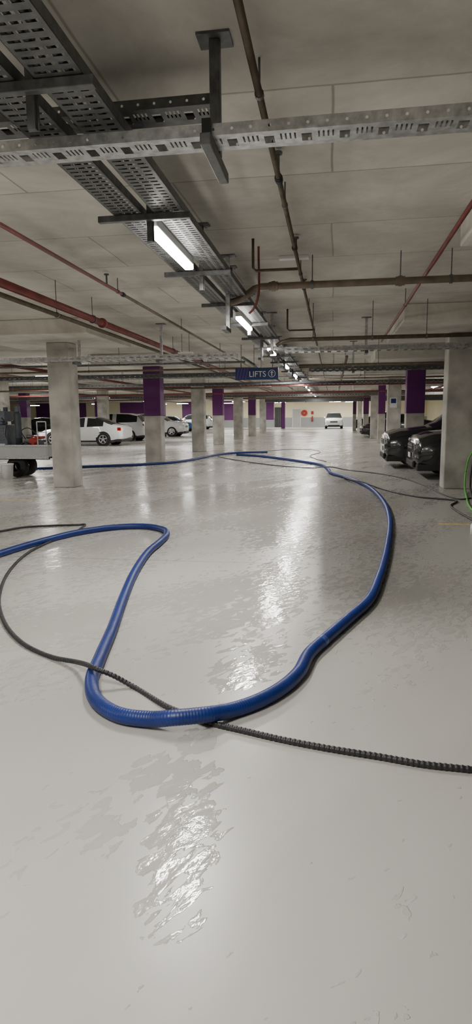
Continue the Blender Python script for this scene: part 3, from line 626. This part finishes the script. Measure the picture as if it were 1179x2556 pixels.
# ------------------------------------------------------------ trailer
TX1 = P(128, 1150, 14.4).x; TX0 = TX1-3.6; TY0 = 14.2; TY1 = 15.35
t = thing('equipment_trailer', 'low grey flatbed trailer with cleaning gear left of first column', 'trailer', ((TX0+TX1)/2, 14.8, 0))
MB().box(TX0, TX1, TY0, TY1, .52, .58).build('bed', M['dado'], t)
for (a, b, c, d) in ((TX0, TX1, TY0-.03, TY0), (TX0, TX1, TY1, TY1+.03), (TX1, TX1+.03, TY0-.03, TY1+.03)):
    MB().box(a, b, c, d, .50, .78).build('side_board', M['door'], t, bevel=.008)
MB().box(TX0, TX1+.05, TY0-.05, TY0-.03, .46, .52).box(TX0, TX1+.05, TY0-.05, TY0-.03, .76, .80).build('rail', M['galv'], t)
wx = P(38, 1170, 14.2).x
for yy, s in ((TY0+.02, -1), (TY1-.45, 1)):
    w = MB().lathe([(-.1,.12),(-.1,.24),(-.07,.26),(.07,.26),(.1,.24),(.1,.12)], (wx, yy-s*.12, .26), (0,s,0), 24).build('wheel', M['tyre'], t, smooth=True)
    MB().lathe([(.05,0),(.05,.08),(.09,.12),(.06,.12),(-.06,.12),(-.06,0)], (wx, yy-s*.12, .26), (0,s,0), 20).build('rim', M['dgrey'], w)
MB().box(TX0+.3, TX1-.1, TY0+.3, TY0+.36, .42, .52).box(TX0+.3, TX1-.1, TY1-.36, TY1-.3, .42, .52).build('chassis', M['trim'], t)
MB().cyl((TX1-.25, TY0+.05, .58), (TX1-.25, TY0+.05, 1.35), .015).cyl((TX1-.02, TY0+.05, .58), (TX1-.02, TY0+.05, 1.35), .015).cyl((TX1-.25, TY0+.05, 1.35), (TX1-.02, TY0+.05, 1.35), .015).cyl((TX1-.25, TY0+.05, 1.1), (TX1-.02, TY0+.05, 1.1), .012).build('rack', M['galv'], t)
x0 = P(-25, 1060, 14.8).x; x1 = P(26, 1060, 14.8).x
c = thing('pump_unit', 'dark grey pump cabinet with fan vents standing on the trailer', 'machine', ((x0+x1)/2, 14.9, .58))
MB().box(x0, x1, 14.6, 15.2, .58, 1.28).box(x0+.1, x1-.06, 14.65, 15.1, 1.36, 1.62).box(x0+.2, x1-.16, 14.7, 15.0, 1.28, 1.36).build('cabinet', M['mgrey'], c, bevel=.03)
MB().cyl((x1-.16, 14.9, 1.6), (x1-.16, 14.9, 1.72), .06).build('filler_cap', M['dgrey'], c)
MB().cyl((x1-.36, 14.9, 1.6), (x1-.36, 14.9, 1.68), .05).build('vent_cap', M['dgrey'], c)
for i in range(5): MB().box(x0+.08, x1-.08, 14.585, 14.60, .90+i*.07, .93+i*.07).build('vent_slat', M['galvd'], c)
MB().box(x1-.2, x1-.06, 14.57, 14.60, .66, .81).build('gauge_panel', M['white'], c)
MB().sweep(catmull([(x1-.1, 14.58, 1.45), (x1+.05, 14.5, 1.3), (x1+.02, 14.5, 1.0), (x1+.15, 14.5, .82)], .02), .014, 8).build('supply_line', M['black'], c, smooth=True)
xc = P(44, 1040, 14.8).x
c = thing('filter_tank', 'upright dark cylinder tank with blue grey cap on trailer', 'tank', (xc, 14.8, .58))
MB().lathe([(0,0),(0,.085),(.35,.085),(.36,.10),(.40,.10),(.41,.085),(.95,.085),(1.02,.06),(1.02,0)], (xc, 14.8, .58), (0,0,1), 18).build('tank_body', M['dgrey'], c, smooth=True)
MB().lathe([(0,.0),(0,.07),(.14,.07),(.14,0)], (xc, 14.8, 1.6), (0,0,1), 18).build('cap', M['mgrey'], c)
MB().cyl((xc+.08, 14.75, .8), (xc+.2, 14.7, .68), .03).build('outlet', M['galvd'], c)
xe = P(90, 1090, 14.7).x
c = thing('petrol_engine', 'red and black petrol engine mounted on the trailer', 'engine', (xe, 14.7, .58))
MB().box(xe-.24, xe+.1, 14.5, 14.95, .60, .90).build('engine_block', M['dgrey'], c, bevel=.03)
MB().lathe([(0,0),(0,.08),(.05,.11),(.12,.11),(.12,0)], (xe+.0, 14.45, .86), (0,1,0), 18).build('recoil_housing', M['bred'], c)
MB().box(xe-.06, xe+.16, 14.6, 14.9, .92, 1.0).build('fuel_tank', M['bred'], c, bevel=.03)
MB().cyl((xe-.24, 14.7, .98), (xe-.10, 14.7, .98), .05).build('muffler', M['galvd'], c)
MB().sweep(catmull([(xe-.2, 14.55, .92), (xe-.28, 14.5, 1.12), (xe-.1, 14.5, 1.2), (xe+.12, 14.52, 1.05)], .02), .012, 8).build('fuel_line', M['black'], c, smooth=True)
MB().box(xe-.26, xe+.26, 14.48, 14.98, .58, .61).build('skid', M['trim'], c)
tag(MB().sweep([Vector((P(62, 1085, 14.35).x+.12*math.cos(a*.5), 14.28+.004*a, .72+.13*math.sin(a*.5))) for a in range(0, 40)], .018, 8).build('coiled_hose', M['black'], smooth=True), 'coil of black hose beside the red engine on trailer', 'hose')
g = G(20, 1196)
t = thing('white_bucket', 'white plastic bucket on floor in front of the trailer wheel', 'bucket', (g.x, g.y, 0))
MB().lathe([(.0,.0),(0,.115),(.36,.145),(.37,.155),(.345,.155),(.345,.14),(.02,.11),(.02,0)], (g.x, g.y, 0), (0,0,1), 24).build('bucket_body', M['white'], t, smooth=True)
MB().sweep([Vector((g.x+.15*math.cos(a), g.y-.03, .33-.13*math.sin(a))) for a in [PI*i/16 for i in range(17)]], .004, 6).build('handle', M['galv'], t)
g = G(72, 1206)
tag(MB().add([(g.x+.13*math.cos(a)*(.7+.3*math.sin(3*a)), g.y+.16*math.sin(a), .004) for a in [2*PI*i/16 for i in range(16)]]+[(g.x, g.y, .05)], [(i, (i+1) % 16, 16) for i in range(16)]).build('white_rag', M['white'], smooth=True), 'crumpled white rag on the floor between bucket and column', 'rag')
# ------------------------------------------------------------ world
w = bpy.data.worlds.new('world'); bpy.context.scene.world = w; w.use_nodes = True
w.node_tree.nodes['Background'].inputs[0].default_value = (.5, .48, .42, 1); w.node_tree.nodes['Background'].inputs[1].default_value = .05
